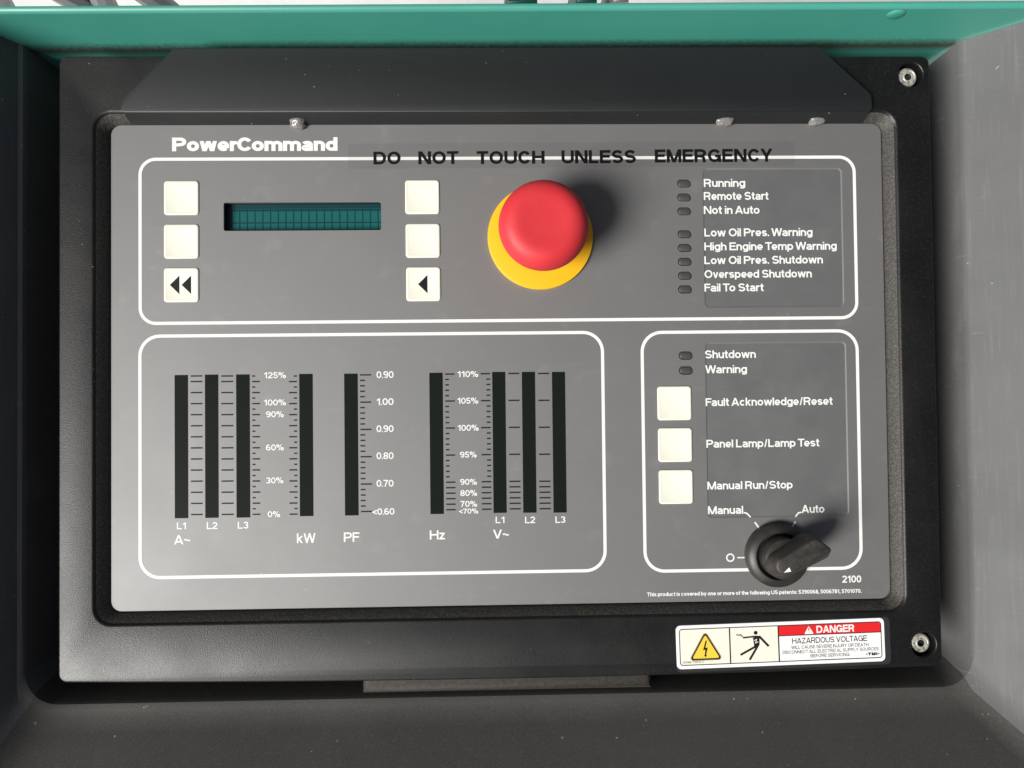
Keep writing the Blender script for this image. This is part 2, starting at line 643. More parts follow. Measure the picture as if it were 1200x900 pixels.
    if ch in 'vy':
        W = .64
        d(dw / 2, X, W / 2, 0); d(W - dw / 2, X, W / 2, 0)
        if ch == 'y':
            d(W / 2 + .02, .05, W / 2 - .09, -.2)
        return W, S
    if ch == 'w':
        W = .98
        q = dw / 2
        d(q, X, W * .28, 0); d(W * .5, X, W * .28, 0); d(W * .5, X, W * .72, 0); d(W - q, X, W * .72, 0)
        return W, S
    if ch == 'z':
        W = .58
        l((.02, X - h), (W - .02, X - h)); l((0, h), (W, h)); d(W - dw * .66, X - h, dw * .66, h)
        return W, S
    # figures
    if ch == '1':
        W = .50
        l((W - h - .05, 0), (W - h - .05, 1)); l((.04, .74), (.22, .77), (W - h - .05, .93))
        return W, S
    if ch == '2':
        W = .68
        l(arc(W / 2, .70, W / 2 - h, .30 - h, 170, -35, 12), (.30, .32), (h * .9, h * 1.1)); l((0, h), (W, h))
        return W, S
    if ch == '3':
        W = .68
        l(arc(W / 2 - .01, .75 - h * .3, W / 2 - h - .02, .25 - h * .7, 160, -90, 11)); l(arc(W / 2 - .01, .27 + h * .1, W / 2 - h, .27 - h * .9, 90, -165, 12))
        return W, S
    if ch == '5':
        W = .68
        l((W - .06, 1 - h), (.14 + h * .3, 1 - h), (.09 + h * .5, .50)); l(arc(W / 2 - .01, .32, W / 2 - h, .32 - h, 140, -165, 14))
        return W, S
    if ch in '69':
        W = .68
        c = 1 if ch == '6' else -1
        f = (lambda P: P) if ch == '6' else (lambda P: [(W - x, 1 - y) for x, y in P])
        l(f(arc(W / 2, .31, W / 2 - h, .31 - h, 0, 360, 18))); l(f(arc(W / 2, .5, W / 2 - h, .5 - h, 50, 205, 12)))
        return W, S
    if ch == '7':
        W = .66
        l((0, 1 - h), (W, 1 - h)); l((W - h * 1.2, 1 - h), (.34, .45), (.24, 0))
        return W, S
    if ch == '8':
        W = .68
        l(arc(W / 2, .75 - h * .4, W / 2 - h - .03, .25 - h * .6, 0, 360, 16)); l(arc(W / 2, .27 + h * .1, W / 2 - h, .27 - h * .9, 0, 360, 18))
        return W, S
    if ch == '4':
        W = .70
        l((W - .2, 0), (W - .2, 1)); l((0, .28), (W, .28)); d(.08, .28, W - .24, 1)
        return W, S
    if ch == '%':
        W = 1.06
        k = t * .36
        l(arc(.23, .74, .23 - k * 1.3, .25 - k, 0, 360, 14)); l(arc(W - .23, .26, .23 - k * 1.3, .25 - k, 0, 360, 14))
        S.append(('p', [(.30, 0), (.42, 0), (.76, 1), (.64, 1)]))
        return W, S
    if ch == '.':
        l((h, 0), (h, t))
        return t, S
    if ch == ',':
        l((h, -.14), (h, t))
        return t, S
    if ch == ':':
        l((h, 0), (h, t)); l((h, X - t), (h, X))
        return t, S
    if ch == '/':
        S.append(('p', [(.04, 0), (.19, 0), (.42, 1), (.27, 1)]))
        return .46, S
    if ch == '~':
        W = .62
        l(arc(.17, .40, .14, .10, 160, 20, 6), arc(.45, .50, .14, .10, 200, 340, 6))
        return W, S
    if ch == '<':
        W = .62
        l((W, .72), (.08, .42), (W, .12))
        return W, S
    if ch == '-':
        l((0, .38), (.3, .38))
        return .3, S
    if ch == '*':
        l((0, .45), (t * 1.3, .45))
        return t * 1.3, S
    return .3, S


def stroke_poly(pts, t):
    """quads of a mitred band along pts"""
    h = t / 2
    P = [Vector(p) for p in pts]
    Q = [P[0]]
    for p in P[1:]:
        if (p - Q[-1]).length > 1e-5:
            Q.append(p)
    P = Q
    closed = (P[0] - P[-1]).length < 1e-4
    if closed:
        P = P[:-1]
    n = len(P)
    A, B = [], []
    for i in range(n):
        a = P[(i - 1) % n] if (closed or i > 0) else None
        b = P[(i + 1) % n] if (closed or i < n - 1) else None
        d1 = (P[i] - a).normalized() if a is not None else (b - P[i]).normalized()
        d2 = (b - P[i]).normalized() if b is not None else d1
        n1, n2 = Vector((-d1.y, d1.x)), Vector((-d2.y, d2.x))
        m = n1 + n2
        if m.length < 0.2:
            m = n1.copy()
        m.normalize()
        k = min(1.0 / max(m.dot(n1), 0.35), 2.2)
        A.append(P[i] + m * h * k)
        B.append(P[i] - m * h * k)
    out = []
    for i in range(n if closed else n - 1):
        j = (i + 1) % n
        out.append([A[i], A[j], B[j], B[i]])
    return out


KERN = {'To': .10, 'Te': .10, 'Wa': .06, ' T': .06, ' W': .08, ' A': .05, 'Co': .07, 'rC': .03, 'Fa': .05, 'Pa': .03, 'Av': .05, 'CY': .06, 'LT': .08, 'TA': .06, 'AG': .02}


def text_mesh(s, t, width, cap, gap=0.06, track=None):
    """quads in mm, origin at the left of the baseline"""
    x = 0.0
    V, F = [], []
    nstroke = 0
    lay = []
    for i, ch in enumerate(s):
        W, S = glyph(ch, t)
        lay.append((x, S))
        x += W + (gap if i < len(s) - 1 else 0) - (KERN.get(s[i:i + 2], 0))
    total = max(x, 1e-3)
    kx = width / total
    for gx, S in lay:
        for k, st in enumerate(S):
            z = 0.006 * k                                   # strokes of a letter never share a plane
            if st[0] == 'l':
                quads = stroke_poly(st[1], t)
            elif st[0] == 'd':
                _, x0, y0, x1, y1 = st
                dx, dy = x1 - x0, y1 - y0
                hw = t / 2 * math.hypot(dx, dy) / abs(dy)
                hw = min(hw, t * .95)
                quads = [[(x0 - hw, y0), (x0 + hw, y0), (x1 + hw, y1), (x1 - hw, y1)]]
            else:
                quads = [st[1]]
            for q in quads:
                b = len(V)
                for p in q:
                    V.append(((gx + p[0]) * kx, p[1] * cap, z))
                F.append((b, b + 1, b + 2, b + 3))
    return V, F


def text(s, x, y, width, cap, m, parent, z, t=0.19, name='lettering', rot=0.0, gap=0.055):
    V, F = text_mesh(s, t, width, cap, gap)
    o = mesh(name, V, F, m, parent, up=True)
    o.location = (x * MM, y * MM, z * MM)
    o.rotation_euler = (0, 0, rot)
    return o


def ring_strip(mb, cx, cy, w_, h_, r, t, z, n=10):
    """flat printed line: a rounded rectangle ring whose centre line is w_ x h_"""
    a = rrect(cx, cy, w_ + t, h_ + t, r + t / 2, n)
    b = rrect(cx, cy, w_ - t, h_ - t, r - t / 2, n)
    k = len(a)
    mb.add([(x, y, z) for x, y in a + b], [(i, (i + 1) % k, k + (i + 1) % k, k + i) for i in range(k)])


# ================================================================== the machine around the panel
ground = MB().box(-9000, 9000, -9000, 9000, -620, -600).build('ground', M['ground'])
ground['kind'] = 'structure'

housing = thing('equipment_housing', 'weathered black moulded plastic recess walls surrounding the control panel', 'housing')
# U-shaped recess: steep inner wall, soft kink, flared flank
KX, KY = 236.0, 169.0
LEV = [(-5.0, -42), (-2.9, -18), (-1.9, -7.6), (-1.5, -5.8), (-0.7, -4.6), (0.9, -3.6)]
SL = math.tan(math.radians(38))
LEV += [(0.9 + a, -3.6 + a * SL) for a in (6, 20, 40, 62)]
LEV += [(68, 47.0), (74, 48.5), (130, 49)]
RAD = [14, 15, 15.5, 16, 16, 15, 15, 16, 17, 18, 18, 19, 20]


def ulevel(dd, r, y_top):
    X, Y = KX + dd, KY + (dd if dd > 0 else dd * 3.2)
    XL = KX + (dd if dd < 0.9 else 0.9 + (dd - 0.9) * 0.5)
    pts = []
    for i in range(9):
        pts.append((-XL, y_top + (-(Y - r) - y_top) * i / 8))
    for i in range(1, 11):
        a = math.radians(180 + 90 * i / 10)
        pts.append((-XL + r + r * math.cos(a), -Y + r + r * math.sin(a)))
    for i in range(1, 12):
        pts.append((-XL + r + (X + XL - 2 * r) * i / 12, -Y))
    for i in range(0, 11):
        a = math.radians(270 + 90 * i / 10)
        pts.append((X - r + r * math.cos(a), -Y + r + r * math.sin(a)))
    for i in range(1, 9):
        pts.append((X, -(Y - r) + (y_top + (Y - r)) * i / 8))
    return pts


loops = []
for (dd, z), r in zip(LEV, RAD):
    ytop = 162.0 + 0.09 * (z + 7)
    loops.append((ulevel(dd, r, ytop), z))


def part_of(i0, i1, name, m):
    mb = MB()
    mb.loft([(p[i0:i1 + 1], z) for p, z in loops], closed=False)
    return mb.build(name, m, housing, smooth=24)


NP = len(loops[0][0])
part_of(0, 13, 'side_wall', M['shroud_side'])
part_of(13, NP - 14, 'lower_ledge', M['shroud'])
part_of(NP - 14, NP - 1, 'side_wall', M['shroud_side'])
MB().box(-236, 236, -170, 162, -46, -42.5).build('back_wall', M['shroud'], housing)

canopy = thing('canopy', 'green painted sheet metal canopy edge running above the black control panel', 'canopy',
               (0, 161.0, 0), math.radians(0.40))
# profile in (y, z): inside face, hemmed lip, outer face
prof = [(-0.6, -44), (-0.4, -9), (0.2, -6.8), (2.4, 20.4), (2.8, 21.4), (3.6, 22.0), (4.6, 22.2), (5.3, 21.9), (5.6, 21.2), (5.6, 6)]
mb = MB()
xs = [-420 + 20 * i for i in range(43)]
V = [(x, y, z) for (y, z) in prof for x in xs]
nx = len(xs)
mb.add(V, [(k * nx + i, k * nx + i + 1, (k + 1) * nx + i + 1, (k + 1) * nx + i) for k in range(3) for i in range(nx - 1)])
mb.build('inner_face', M['canopy'], canopy, smooth='all')
mb = MB()
mb.add(V, [(k * nx + i, k * nx + i + 1, (k + 1) * nx + i + 1, (k + 1) * nx + i) for k in range(3, len(prof) - 1) for i in range(nx - 1)])
mb.build('rolled_lip', M['canopy'], canopy, smooth='all')

plug = MB().lathe([(0, .9), (2.2, .85), (3.4, .55), (4.1, .1), (4.3, -.2)], 32).build('bolt_cap', M['canopy'], canopy, smooth='all')
plug.rotation_euler = (math.radians(90), 0, 0)
plug.location = (0.1895, 0.0019, 0.0165)

# what shows beyond the canopy
def tube(name, P, r, m, n=10):
    mb = MB()
    P = [Vector(p) for p in P]
    rings = []
    for i, p in enumerate(P):
        d_ = (P[min(i + 1, len(P) - 1)] - P[max(i - 1, 0)]).normalized()
        u = d_.cross(Vector((0, 0.3, 1))).normalized()
        v = d_.cross(u)
        rings.append([tuple(p + u * r * math.cos(2 * math.pi * k / n) + v * r * math.sin(2 * math.pi * k / n)) for k in range(n)])
    V = [q for rr in rings for q in rr]
    F = [(i * n + k, i * n + (k + 1) % n, (i + 1) * n + (k + 1) % n, (i + 1) * n + k) for i in range(len(P) - 1) for k in range(n)]
    F += [tuple(range(n))[::-1], tuple((len(P) - 1) * n + k for k in range(n))]
    mb.add(V, F)
    return mb.build(name, m, None, smooth=True)


def on_label(o, label, cat, group=None):
    o['label'] = label
    o['category'] = cat
    if group:
        o['group'] = group


def hose(xa, xb, y, top):
    P = []
    for i in range(25):
        u = i / 24
        P.append((xa + (xb - xa) * u, y + 10 * math.sin(3 * u), -600 + (600 + top) * math.sin(math.pi * u) ** 0.6))
    return tube('hose', P, 9, M['hose'])


on_label(hose(-420, -250, 268, -142), 'grey hose arching up behind the top left end of the green canopy, the wider arch', 'hose')
on_label(hose(-330, -215, 272, -150), 'grey hose arching up behind the top left end of the green canopy, the narrower arch', 'hose')


def post(x0, x1, y, top, m):
    P = [(x0, y), (x1, y), (x1, y + 30), (x0, y + 30)]
    o = bevelled('machine_post', P, -600, top, 2.5, m, None)
    return o


on_label(post(6, 28.5, 258.6, -150, M['teal_dark']), 'dark teal machine post behind the middle of the canopy lip, the wider one', 'machine post')
on_label(post(55.5, 70.5, 259.4, -150, M['teal_dark']), 'dark teal machine post behind the middle of the canopy lip, the narrower one', 'machine post')
on_label(post(81.3, 93.0, 259.8, -150, M['grey_steel']), 'bare grey steel machine post beside the teal posts behind the canopy lip', 'machine post')

# ================================================================== the control panel
panel = thing('control_panel', 'black framed generator control panel with grey faceplate, red stop button and bar graphs', 'control panel')

# ---- black frame
SCREWS = [(202.7, 140.3), (203.2, -139.4)]
OW, OH = 424.6, 299.6
IW, IH = 390.0, 245.0
FZ = 5.0                                                     # the frame's front above the faceplate
mb = MB()
edge_o = [(0.0, -36), (0.0, FZ - 1), (0.25, FZ - .4), (0.6, FZ - .1), (1.1, FZ)]


def bow(pts):
    # the frame's lower edge sags a little towards its middle
    k = 3 * 9
    a_, b_ = pts[k - 1], pts[k]
    mid = [(a_[0] + (b_[0] - a_[0]) * i / 14, a_[1]) for i in range(1, 14)]
    out = pts[:k] + mid + pts[k:]
    return [(x, y - (2.3 * max(0.0, 1 - (x / 212) ** 2) if y < -140 else 0.0)) for x, y in out]


mb.loft([(bow(rrect(0, 0, OW - 2 * i, OH - 2 * i, 4.2 - min(i, 1))), z) for i, z in edge_o])
edge_i = [(1.3, FZ, 9.3), (0.65, FZ - .12, 8.7), (0.15, FZ - .5, 8.3), (-0.3, FZ - 1.1, 8.0), (-3.6, 0.6, 6.0), (-4.6, -2.2, 5.2), (-4.7, -8.0, 5.2)]
il = []
for g, z, r in edge_i:
    il.append((rrect(-0.4, -0.3, IW + 2 * g, IH + 2 * g, r), z))
mb.loft(il[:4])
holes = [circle(x, y, 6.5, 28) for x, y in SCREWS]
mb.fill([bow(rrect(0, 0, OW - 2.2, OH - 2.2, 3.2)), rrect(-0.4, -0.3, IW + 2.6, IH + 2.6, 9.3)] + holes, FZ)
for (x, y) in SCREWS:
    mb.loft([(circle(x, y, 6.5, 28), FZ), (circle(x, y, 6.2, 28), FZ - .3), (circle(x, y, 6.0, 28), -3.0), (circle(x, y, 0.5, 28), -3.0)], cap1=True)
mb.weld().build('frame', M['bezel'], panel, smooth=38)
MB().loft(il[3:]).build('inner_wall', M['inner'], panel, smooth=38)
MB().box(-193, 193, -122, 122, -9, -6.6).build('recess_floor', M['bezel'], panel)

# ---- raised hood over the top edge
hood = [(-180.2, 121.0), (180.4, 121.0), (181.8, 122.4), (181.4, 129.4), (156.6, 152.2), (155.2, 152.8), (-155.2, 152.2), (-156.6, 151.6),
        (-180.9, 127.9), (-181.4, 122.4)]
bevelled('hood', hood, -3.0, 8.0, 0.6, M['hood'], panel)

lip = MB()
lip.loft([([(x, 120.95) for x in (-180.0, 180.2)], 7.2), ([(x, 120.3) for x in (-180.0, 180.2)], 6.4), ([(x, 118.1) for x in (-180.0, 180.2)], 0.8), ([(x, 117.5) for x in (-180.0, 180.2)], -1.9)], closed=False)
lip.build('hood_lip', M['hood'], panel, smooth='all')

# ---- pull tab under the frame
o = bevelled('lower_tab', [(-70.6, -161.4), (72.2, -161.4), (72.2, -140), (-70.6, -140)], -16.0, -2.0, 5.0, M['tab'], panel)

# ---- screws
first = None
for (x, y) in SCREWS:
    if first is None:
        s = MB().lathe([(0, -3.0), (4.75, -3.0), (4.8, 1.5), (4.55, 2.0), (4.1, 2.4), (3.5, 2.5), (3.3, 2.3), (2.4, 2.3), (2.2, 2.5), (1.75, 2.5), (1.7, 2.4)], 32).build('screw', M['steel'], panel, smooth=40)
        # star socket
        mb = MB()
        pts = [(r * math.cos(a), r * math.sin(a)) for i in range(12) for r, a in [((1.75 if i % 2 == 0 else 1.15), math.pi * i / 6)]]
        mb.loft([(pts, 2.46), (pts, 0.6)], cap1=True)
        k = mb.build('socket', M['dark'], s)
        first = s
        s.location = (x * MM, y * MM, 0)
    else:
        s = first.copy()
        COL.objects.link(s)
        s.parent = panel
        s.location = (x * MM, y * MM, 0)
        s.rotation_euler = (0, 0, 0.4)
        for ch in list(first.children):
            c = ch.copy()
            COL.objects.link(c)
            c.parent = s

# ---- grey faceplate with its cut-outs
PW, PH = 380.0, 236.1
LCD = (-97.33, 72.75, 76.6, 13.9)
LAMPS = [(90.8, 88.28), (90.75, 81.35), (90.7, 74.45), (90.66, 63.05), (90.64, 56.2), (90.62, 49.33), (90.56, 42.45), (90.5, 35.66),
         (90.34, 2.91), (90.31, -4.46)]
POCKETS = [(134.84, 61.05, 69.8, 69.3, 2.4), (134.98, -34.04, 70.4, 86.4, 2.4)]
mb = MB()
holes = [rrect(LCD[0], LCD[1], LCD[2], LCD[3], 1.0, 4)]
holes += [rrect(x, y, 7.3, 4.3, 2.1, 6) for x, y in LAMPS]
holes += [rrect(*p, 5) for p in POCKETS]
mb.fill([rrect(0, 0, PW - 0.7, PH - 0.7, 4.8)] + holes, 0.0)
mb.loft([(rrect(0, 0, PW - 0.7, PH - 0.7, 4.8), 0.0), (rrect(0, 0, PW - 0.2, PH - 0.2, 5.0), -0.1), (rrect(0, 0, PW, PH, 5.1), -0.35),
         (rrect(0, 0, PW, PH, 5.1), -2.0)])
mb.loft([(holes[0], 0.0), (holes[0], -1.6)])
for (x, y) in LAMPS:
    mb.loft([(rrect(x, y, 7.3, 4.3, 2.1, 6), 0.0), (rrect(x, y, 6.9, 3.9, 1.9, 6), -0.5), (rrect(x, y, 6.9, 3.9, 1.9, 6), -1.6)])
for p in POCKETS:
    mb.loft([(rrect(*p, 5), 0.0), (rrect(p[0], p[1], p[2] - .5, p[3] - .5, p[4] - .2, 5), -0.09),
             (rrect(p[0], p[1], p[2] - 1.3, p[3] - 1.3, p[4] - .4, 5), -0.22)])
plate = mb.weld().build('faceplate', M['plate'], panel)
for p in POCKETS:
    MB().poly(rrect(p[0], p[1], p[2] - 1.3, p[3] - 1.3, p[4] - .4, 5), -0.22).build('label_window', M['pocket'], plate, up=True)

# ---- printed borders
for (x0, x1, y0, y1, r) in ((-175.95, 175.95, 20.9, 101.1, 7.6), (-176.1, 49.0, -102.0, 14.7, 9.6), (68.6, 175.7, -102.8, 14.4, 9.6)):
    mb = MB()
    ring_strip(mb, (x0 + x1) / 2, (y0 + y1) / 2, x1 - x0, y1 - y0, r, 1.55, 0.05)
    mb.build('border_line', M['white'], plate, up=True)

# ---- printed words
BOLD = [
    ('Running', 100.46, 86.41, 20.72, 3.96), ('Remote Start', 100.36, 79.92, 32.32, 3.95), ('Not in Auto', 100.25, 72.95, 27.87, 3.95),
    ('Low Oil Pres. Warning', 100.33, 61.75, 54.1, 3.95), ('High Engine Temp Warning', 100.22, 54.83, 66.23, 3.94),
    ('Low Oil Pres. Shutdown', 100.11, 48.02, 59.28, 3.94), ('Overspeed Shutdown', 100.09, 41.12, 53.61, 3.94),
    ('Fail To Start', 99.98, 34.41, 29.52, 3.93), ('Shutdown', 99.7, 1.38, 25.34, 3.92), ('Warning', 99.7, -6.0, 20.79, 3.92),
    ('Fault Acknowledge/Reset', 99.69, -22.2, 63.19, 3.91), ('Panel Lamp/Lamp Test', 99.74, -42.68, 56.14, 3.9),
    ('Manual Run/Stop', 99.89, -63.22, 42.31, 3.89), ('Manual', 99.99, -75.3, 17.45, 3.89), ('Auto', 146.44, -75.36, 11.39, 3.9),
    ('2100', 166.0, -109.9, 9.49, 3.47)]
for a in BOLD:
    text(*a, M['white'], plate, 0.05, t=0.182)
text('PowerCommand', -160.46, 105.0, 80.37, 6.71, M['white'], plate, 0.05, t=0.232, gap=0.025)
text('This product is covered by one or more of the following US patents: 5390068, 5006781, 5701070.',
     69.33, -114.99, 106.15, 1.91, M['white'], plate, 0.05, t=0.2)
SMALL = [
    ('125%', -116.5, -6.28, 10.76, 2.91), ('100%', -116.56, -19.55, 10.75, 2.9), ('90%', -115.53, -25.28, 8.64, 2.9),
    ('60%', -115.6, -41.38, 8.63, 2.9), ('30%', -115.66, -57.35, 8.41, 2.89), ('0%', -114.89, -73.71, 5.99, 2.89),
    ('L1', -158.48, -78.91, 4.49, 3.29), ('L2', -144.16, -79.02, 5.13, 3.29), ('L3', -129.29, -79.03, 5.14, 3.3),
    ('0.90', -61.87, -6.76, 8.35, 3.34), ('1.00', -61.96, -19.96, 8.34, 3.33), ('0.90', -62.06, -33.13, 8.34, 3.33),
    ('0.80', -62.15, -46.29, 8.33, 3.32), ('0.70', -62.25, -59.71, 8.32, 3.32), ('<0.60', -64.3, -73.3, 10.7, 3.15),
    ('110%', -22.46, -6.69, 10.24, 2.93), ('105%', -22.58, -19.72, 10.24, 2.92), ('100%', -22.6, -32.95, 10.34, 2.92),
    ('95%', -21.55, -46.05, 8.2, 2.91), ('90%', -21.56, -59.34, 8.19, 2.91), ('80%', -21.51, -64.76, 8.19, 2.91),
    ('70%', -21.56, -70.07, 8.19, 2.91), ('<70%', -22.22, -73.35, 9.36, 2.49),
    ('L1', -4.4, -78.2, 4.47, 3.16), ('L2', 9.99, -78.41, 4.91, 3.16), ('L3', 24.84, -78.52, 4.92, 3.16)]
for a in SMALL:
    text(*a, M['white'], plate, 0.05, t=0.16)
for a in (('A~', -159.85, -86.17, 7.83, 4.44), ('kW', -100.87, -86.44, 9.05, 4.74), ('PF', -78.23, -86.24, 7.6, 4.63),
          ('V~', -5.75, -85.74, 7.77, 4.4), ('Hz', -36.56, -85.7, 7.42, 4.47)):
    text(*a, M['white'], plate, 0.05, t=0.165)

# ---- scales: one print per column
def scale(marks):
    mb = MB()
    for x0, x1, y in marks:
        mb.poly([(x0, y - 0.34), (x1, y - 0.34), (x1, y + 0.34), (x0, y + 0.34)], 0.045)
    return mb.build('scale_marks', M['black_print'], plate, up=True)


A0, A1 = -7.55, -71.93
AY = [A0 + (A1 - A0) * i / 12 for i in range(13)]
half = (A1 - A0) / 24
for xa, xb, dy in ((-151.72, -146.14, 0), (-137.04, -131.25, -.15)):
    scale([(xa, xb, AY[0] - half + dy)] + [(xa, xb, y + dy) for y in AY])
scale([(-122.12, -120.64, AY[0] - half - .3)] + [(-122.12, -118.42, y - .3) for y in AY] + [(-122.12, -120.64, y + half - .3) for y in AY[:-1]])
scale([(-101.99, -100.5, AY[0] - half - .5)] + [(-104.34, -100.5, y - .5) for y in AY] + [(-101.99, -100.5, y + half - .5) for y in AY[:-1]])
PY = [-5.15 - 13.292 * i for i in range(6)]
scale([(-69.88, -64.5, y) for y in PY] + [(-69.88, -67.57, y - 13.292 * k / 5) for y in PY[:-1] for k in range(1, 5)])
HY = [-5.15 - 13.2 * i for i in range(5)]
HL = HY + [HY[-1] - 2.68 * k for k in range(1, 6)]
sh = [y - 13.2 * k / 5 for y in HY[:-1] for k in range(1, 5)]
scale([(-28.41, -23.84, y) for y in HL] + [(-28.41, -26.62, y) for y in sh])
scale([(-11.04, -6.37, y) for y in HL] + [(-8.29, -6.37, y) for y in sh])
scale([(2.49, 7.92, y) for y in HL])
scale([(17.12, 22.61, y - .15) for y in HL])

# ---- bar graph windows
for x, y, ww, hh in ((-156.26, -38.97, 6.45, 69.3), (-141.67, -38.94, 6.45, 69.4), (-126.58, -39.02, 6.6, 69.4), (-96.11, -38.91, 6.55, 69.1),
                     (-74.29, -38.95, 6.6, 69.0), (-32.87, -38.89, 6.55, 68.9), (-2.18, -38.77, 6.45, 68.9), (12.38, -38.9, 6.5, 68.9),
                     (27.16, -39.05, 6.45, 68.9)):
    mb = MB()
    mb.box(-ww / 2, ww / 2, -hh / 2, hh / 2, -0.3, 0.06)
    mb.build('bar_graph_window', M['bar'], panel, loc=(x, y, 0))

# ---- display
disp = MB().box(LCD[0] - 41, LCD[0] + 41, LCD[1] - 9.5, LCD[1] + 9.5, -5.4, -4.0).build('display_screen', M['screen'], panel)
mb = MB()
hl = rrect(LCD[0], LCD[1], LCD[2] + 0.02, LCD[3] + 0.02, 1.0, 4)
mb.loft([(hl, -1.6), (hl, -3.99)])
mb.build('window_wall', M['sblack'], disp)
cell_me = None
x0 = LCD[0] - 35.6
for row, (ya, yb) in enumerate(((70.9, 76.3), (64.9, 70.3))):
    for k in range(20):
        cx = x0 + 3.78 * k + 1.89
        if cell_me is None:
            o = MB().box(-1.6, 1.6, -2.7, 2.7, 0, 0.05).build('character_cell', M['cell'], disp)
            cell_me = o.data
        else:
            o = bpy.data.objects.new('character_cell', cell_me)
            COL.objects.link(o)
            o.parent = disp
        o.location = (cx * MM, (ya + yb) / 2 * MM, -4.0 * MM)
mb = MB()
for k in range(20):
    for q in range(3):
        cx = x0 + 3.78 * k + 0.7 + 1.15 * q
        mb.box(cx - .42, cx + .42, 77.2, 77.75, -4.0, -3.95)
mb.build('cursor_row', M['dash'], disp)
mb = MB()
a, b = rrect(LCD[0], LCD[1], LCD[2] + 0.9, LCD[3] + 0.9, 1.45, 4), rrect(LCD[0], LCD[1], LCD[2] + .02, LCD[3] + .02, 1.0, 4)
k = len(a)
mb.add([(x, y, 0.04) for x, y in a + b], [(i, (i + 1) % k, k + (i + 1) % k, k + i) for i in range(k)])
mb.build('window_rim', M['rim'], plate, up=True)

# ---- lamps
first = None
for x, y in LAMPS:
    if first is None:
        mb = MB()
        mb.loft([(rrect(0, 0, 6.8, 3.8, 1.85, 6), -1.6), (rrect(0, 0, 6.8, 3.8, 1.85, 6), -0.9), (rrect(0, 0, 6.2, 3.2, 1.55, 6), -0.5),
                 (rrect(0, 0, 5.0, 2.1, 1.0, 6), -0.28)], cap1=True)
        o = mb.build('indicator_lamp', M['lens'], panel, smooth='all')
        first = o
    else:
        o = first.copy()
        COL.objects.link(o)
        o.parent = panel
    o.location = (x * MM, y * MM, 0)
    mb = MB()
    ring_strip(mb, x, y, 7.75, 4.75, 2.3, 0.42, 0.04, 6)
    mb.build('lamp_rim', M['lamp_rim'], plate, up=True)

# ---- push buttons
def button(x, y, size=16.65):
    a = size
    mb = MB()
    mb.loft([(rrect(0, 0, a, a, 1.5, 5), -0.1), (rrect(0, 0, a, a, 1.5, 5), 0.35), (rrect(0, 0, a - .3, a - .3, 1.4, 5), 0.5),
             (rrect(0, 0, a - 1.5, a - 1.5, 1.1, 5), 0.6), (rrect(0, 0, a - 2.1, a - 2.1, .9, 5), 0.52)], cap1=True)
    return mb.build('push_button', M['button'], panel, smooth=60, loc=(x, y, 0))


BTN = {}
base = None
for key, x, y in (('a', -155.9, 82.0), ('b', -155.95, 60.7), ('rew', -156.0, 39.45), ('c', -38.8, 81.9), ('d', -38.72, 60.4), ('back', -38.6, 39.05),
                  ('f', 84.13, -20.6), ('p', 84.2, -41.1), ('m', 84.27, -61.65)):
    if base is None:
        base = o = button(x, y)
    else:
        o = base.copy()
        COL.objects.link(o)
        o.parent = panel
        o.location = (x * MM, y * MM, 0)
    BTN[key] = o
for key, tris in (('rew', ((-5.45, 0.05), (0.2, 0.05))), ('back', ((-2.6, -.05),))):
    for tx, ty in tris:
        mb = MB().poly([(tx, ty), (tx + 4.6, ty - 4.55), (tx + 4.6, ty + 4.55)], 0.56)
        mb.build('arrow_symbol', M['sblack'], BTN[key], up=True)
BTN['rew']['label'] = 'cream square button with two black left arrows'
BTN['back']['label'] = 'cream square button with one black left arrow'

# ---- emergency stop
es = MB().lathe([(0, 1.9), (12, 1.95), (25.0, 2.0), (25.7, 1.8), (25.9, 1.3), (25.9, 0.0)], 72)
es = es.build('emergency_stop_collar', M['yellow'], panel, smooth=40, loc=(19.0, 61.8, 0))
es['label'] = 'round yellow collar of the red emergency stop'
cap = MB().lathe([(0, 33.5), (5, 33.55), (9, 33.75), (11.8, 33.95), (14.2, 33.8), (16.4, 33.0), (18.3, 31.6), (19.7, 29.4), (20.5, 27), (20.75, 24.5),
                  (20.5, 22), (19.9, 20.2), (18.6, 19.2), (11, 18.8)], 72)
cap.build('mushroom_cap', M['red'], es, smooth='all')
MB().lathe([(11.5, 19.0), (11.5, 6), (13.5, 5.5), (13.5, 1.9)], 48).build('stem', M['red'], es, smooth=40)

# ---- selector switch
KC = (133.3, -95.4)
sw = MB().lathe([(15.7, 0.0), (15.7, 2.6), (15.3, 3.6), (14.0, 4.6), (12.3, 5.6), (11.7, 5.7), (11.3, 5.4), (11.1, 3.0), (0, 3.0)], 64)
sw = sw.build('selector_switch', M['knob'], panel, smooth=38, loc=(KC[0], KC[1], 0))
MB().lathe([(9.9, 3.0), (9.8, 11.0), (9.4, 12.2), (8.4, 12.6), (0, 12.7)], 48).build('hub', M['knob'], sw, smooth=38)
# lever: a tall bar across the hub, overhanging on the pointer's far side
def lever_outline(cx, cy, rn, upx, upy, lox, loy):
    P = []
    for i in range(11):
        a = math.radians(85 + 190 * i / 10)
        P.append((cx + rn * math.cos(a), cy + rn * math.sin(a)))
    # blunt far end with rounded corners
    P += [(lox - 1.6, loy), (lox - .5, loy + .2), (lox, loy + .9), (lox - .1, loy + 1.8)]
    P += [(upx + .9, upy - 1.7), (upx + .3, upy - .6), (upx - .6, upy - .05), (upx - 1.8, upy + .1)]
    return P


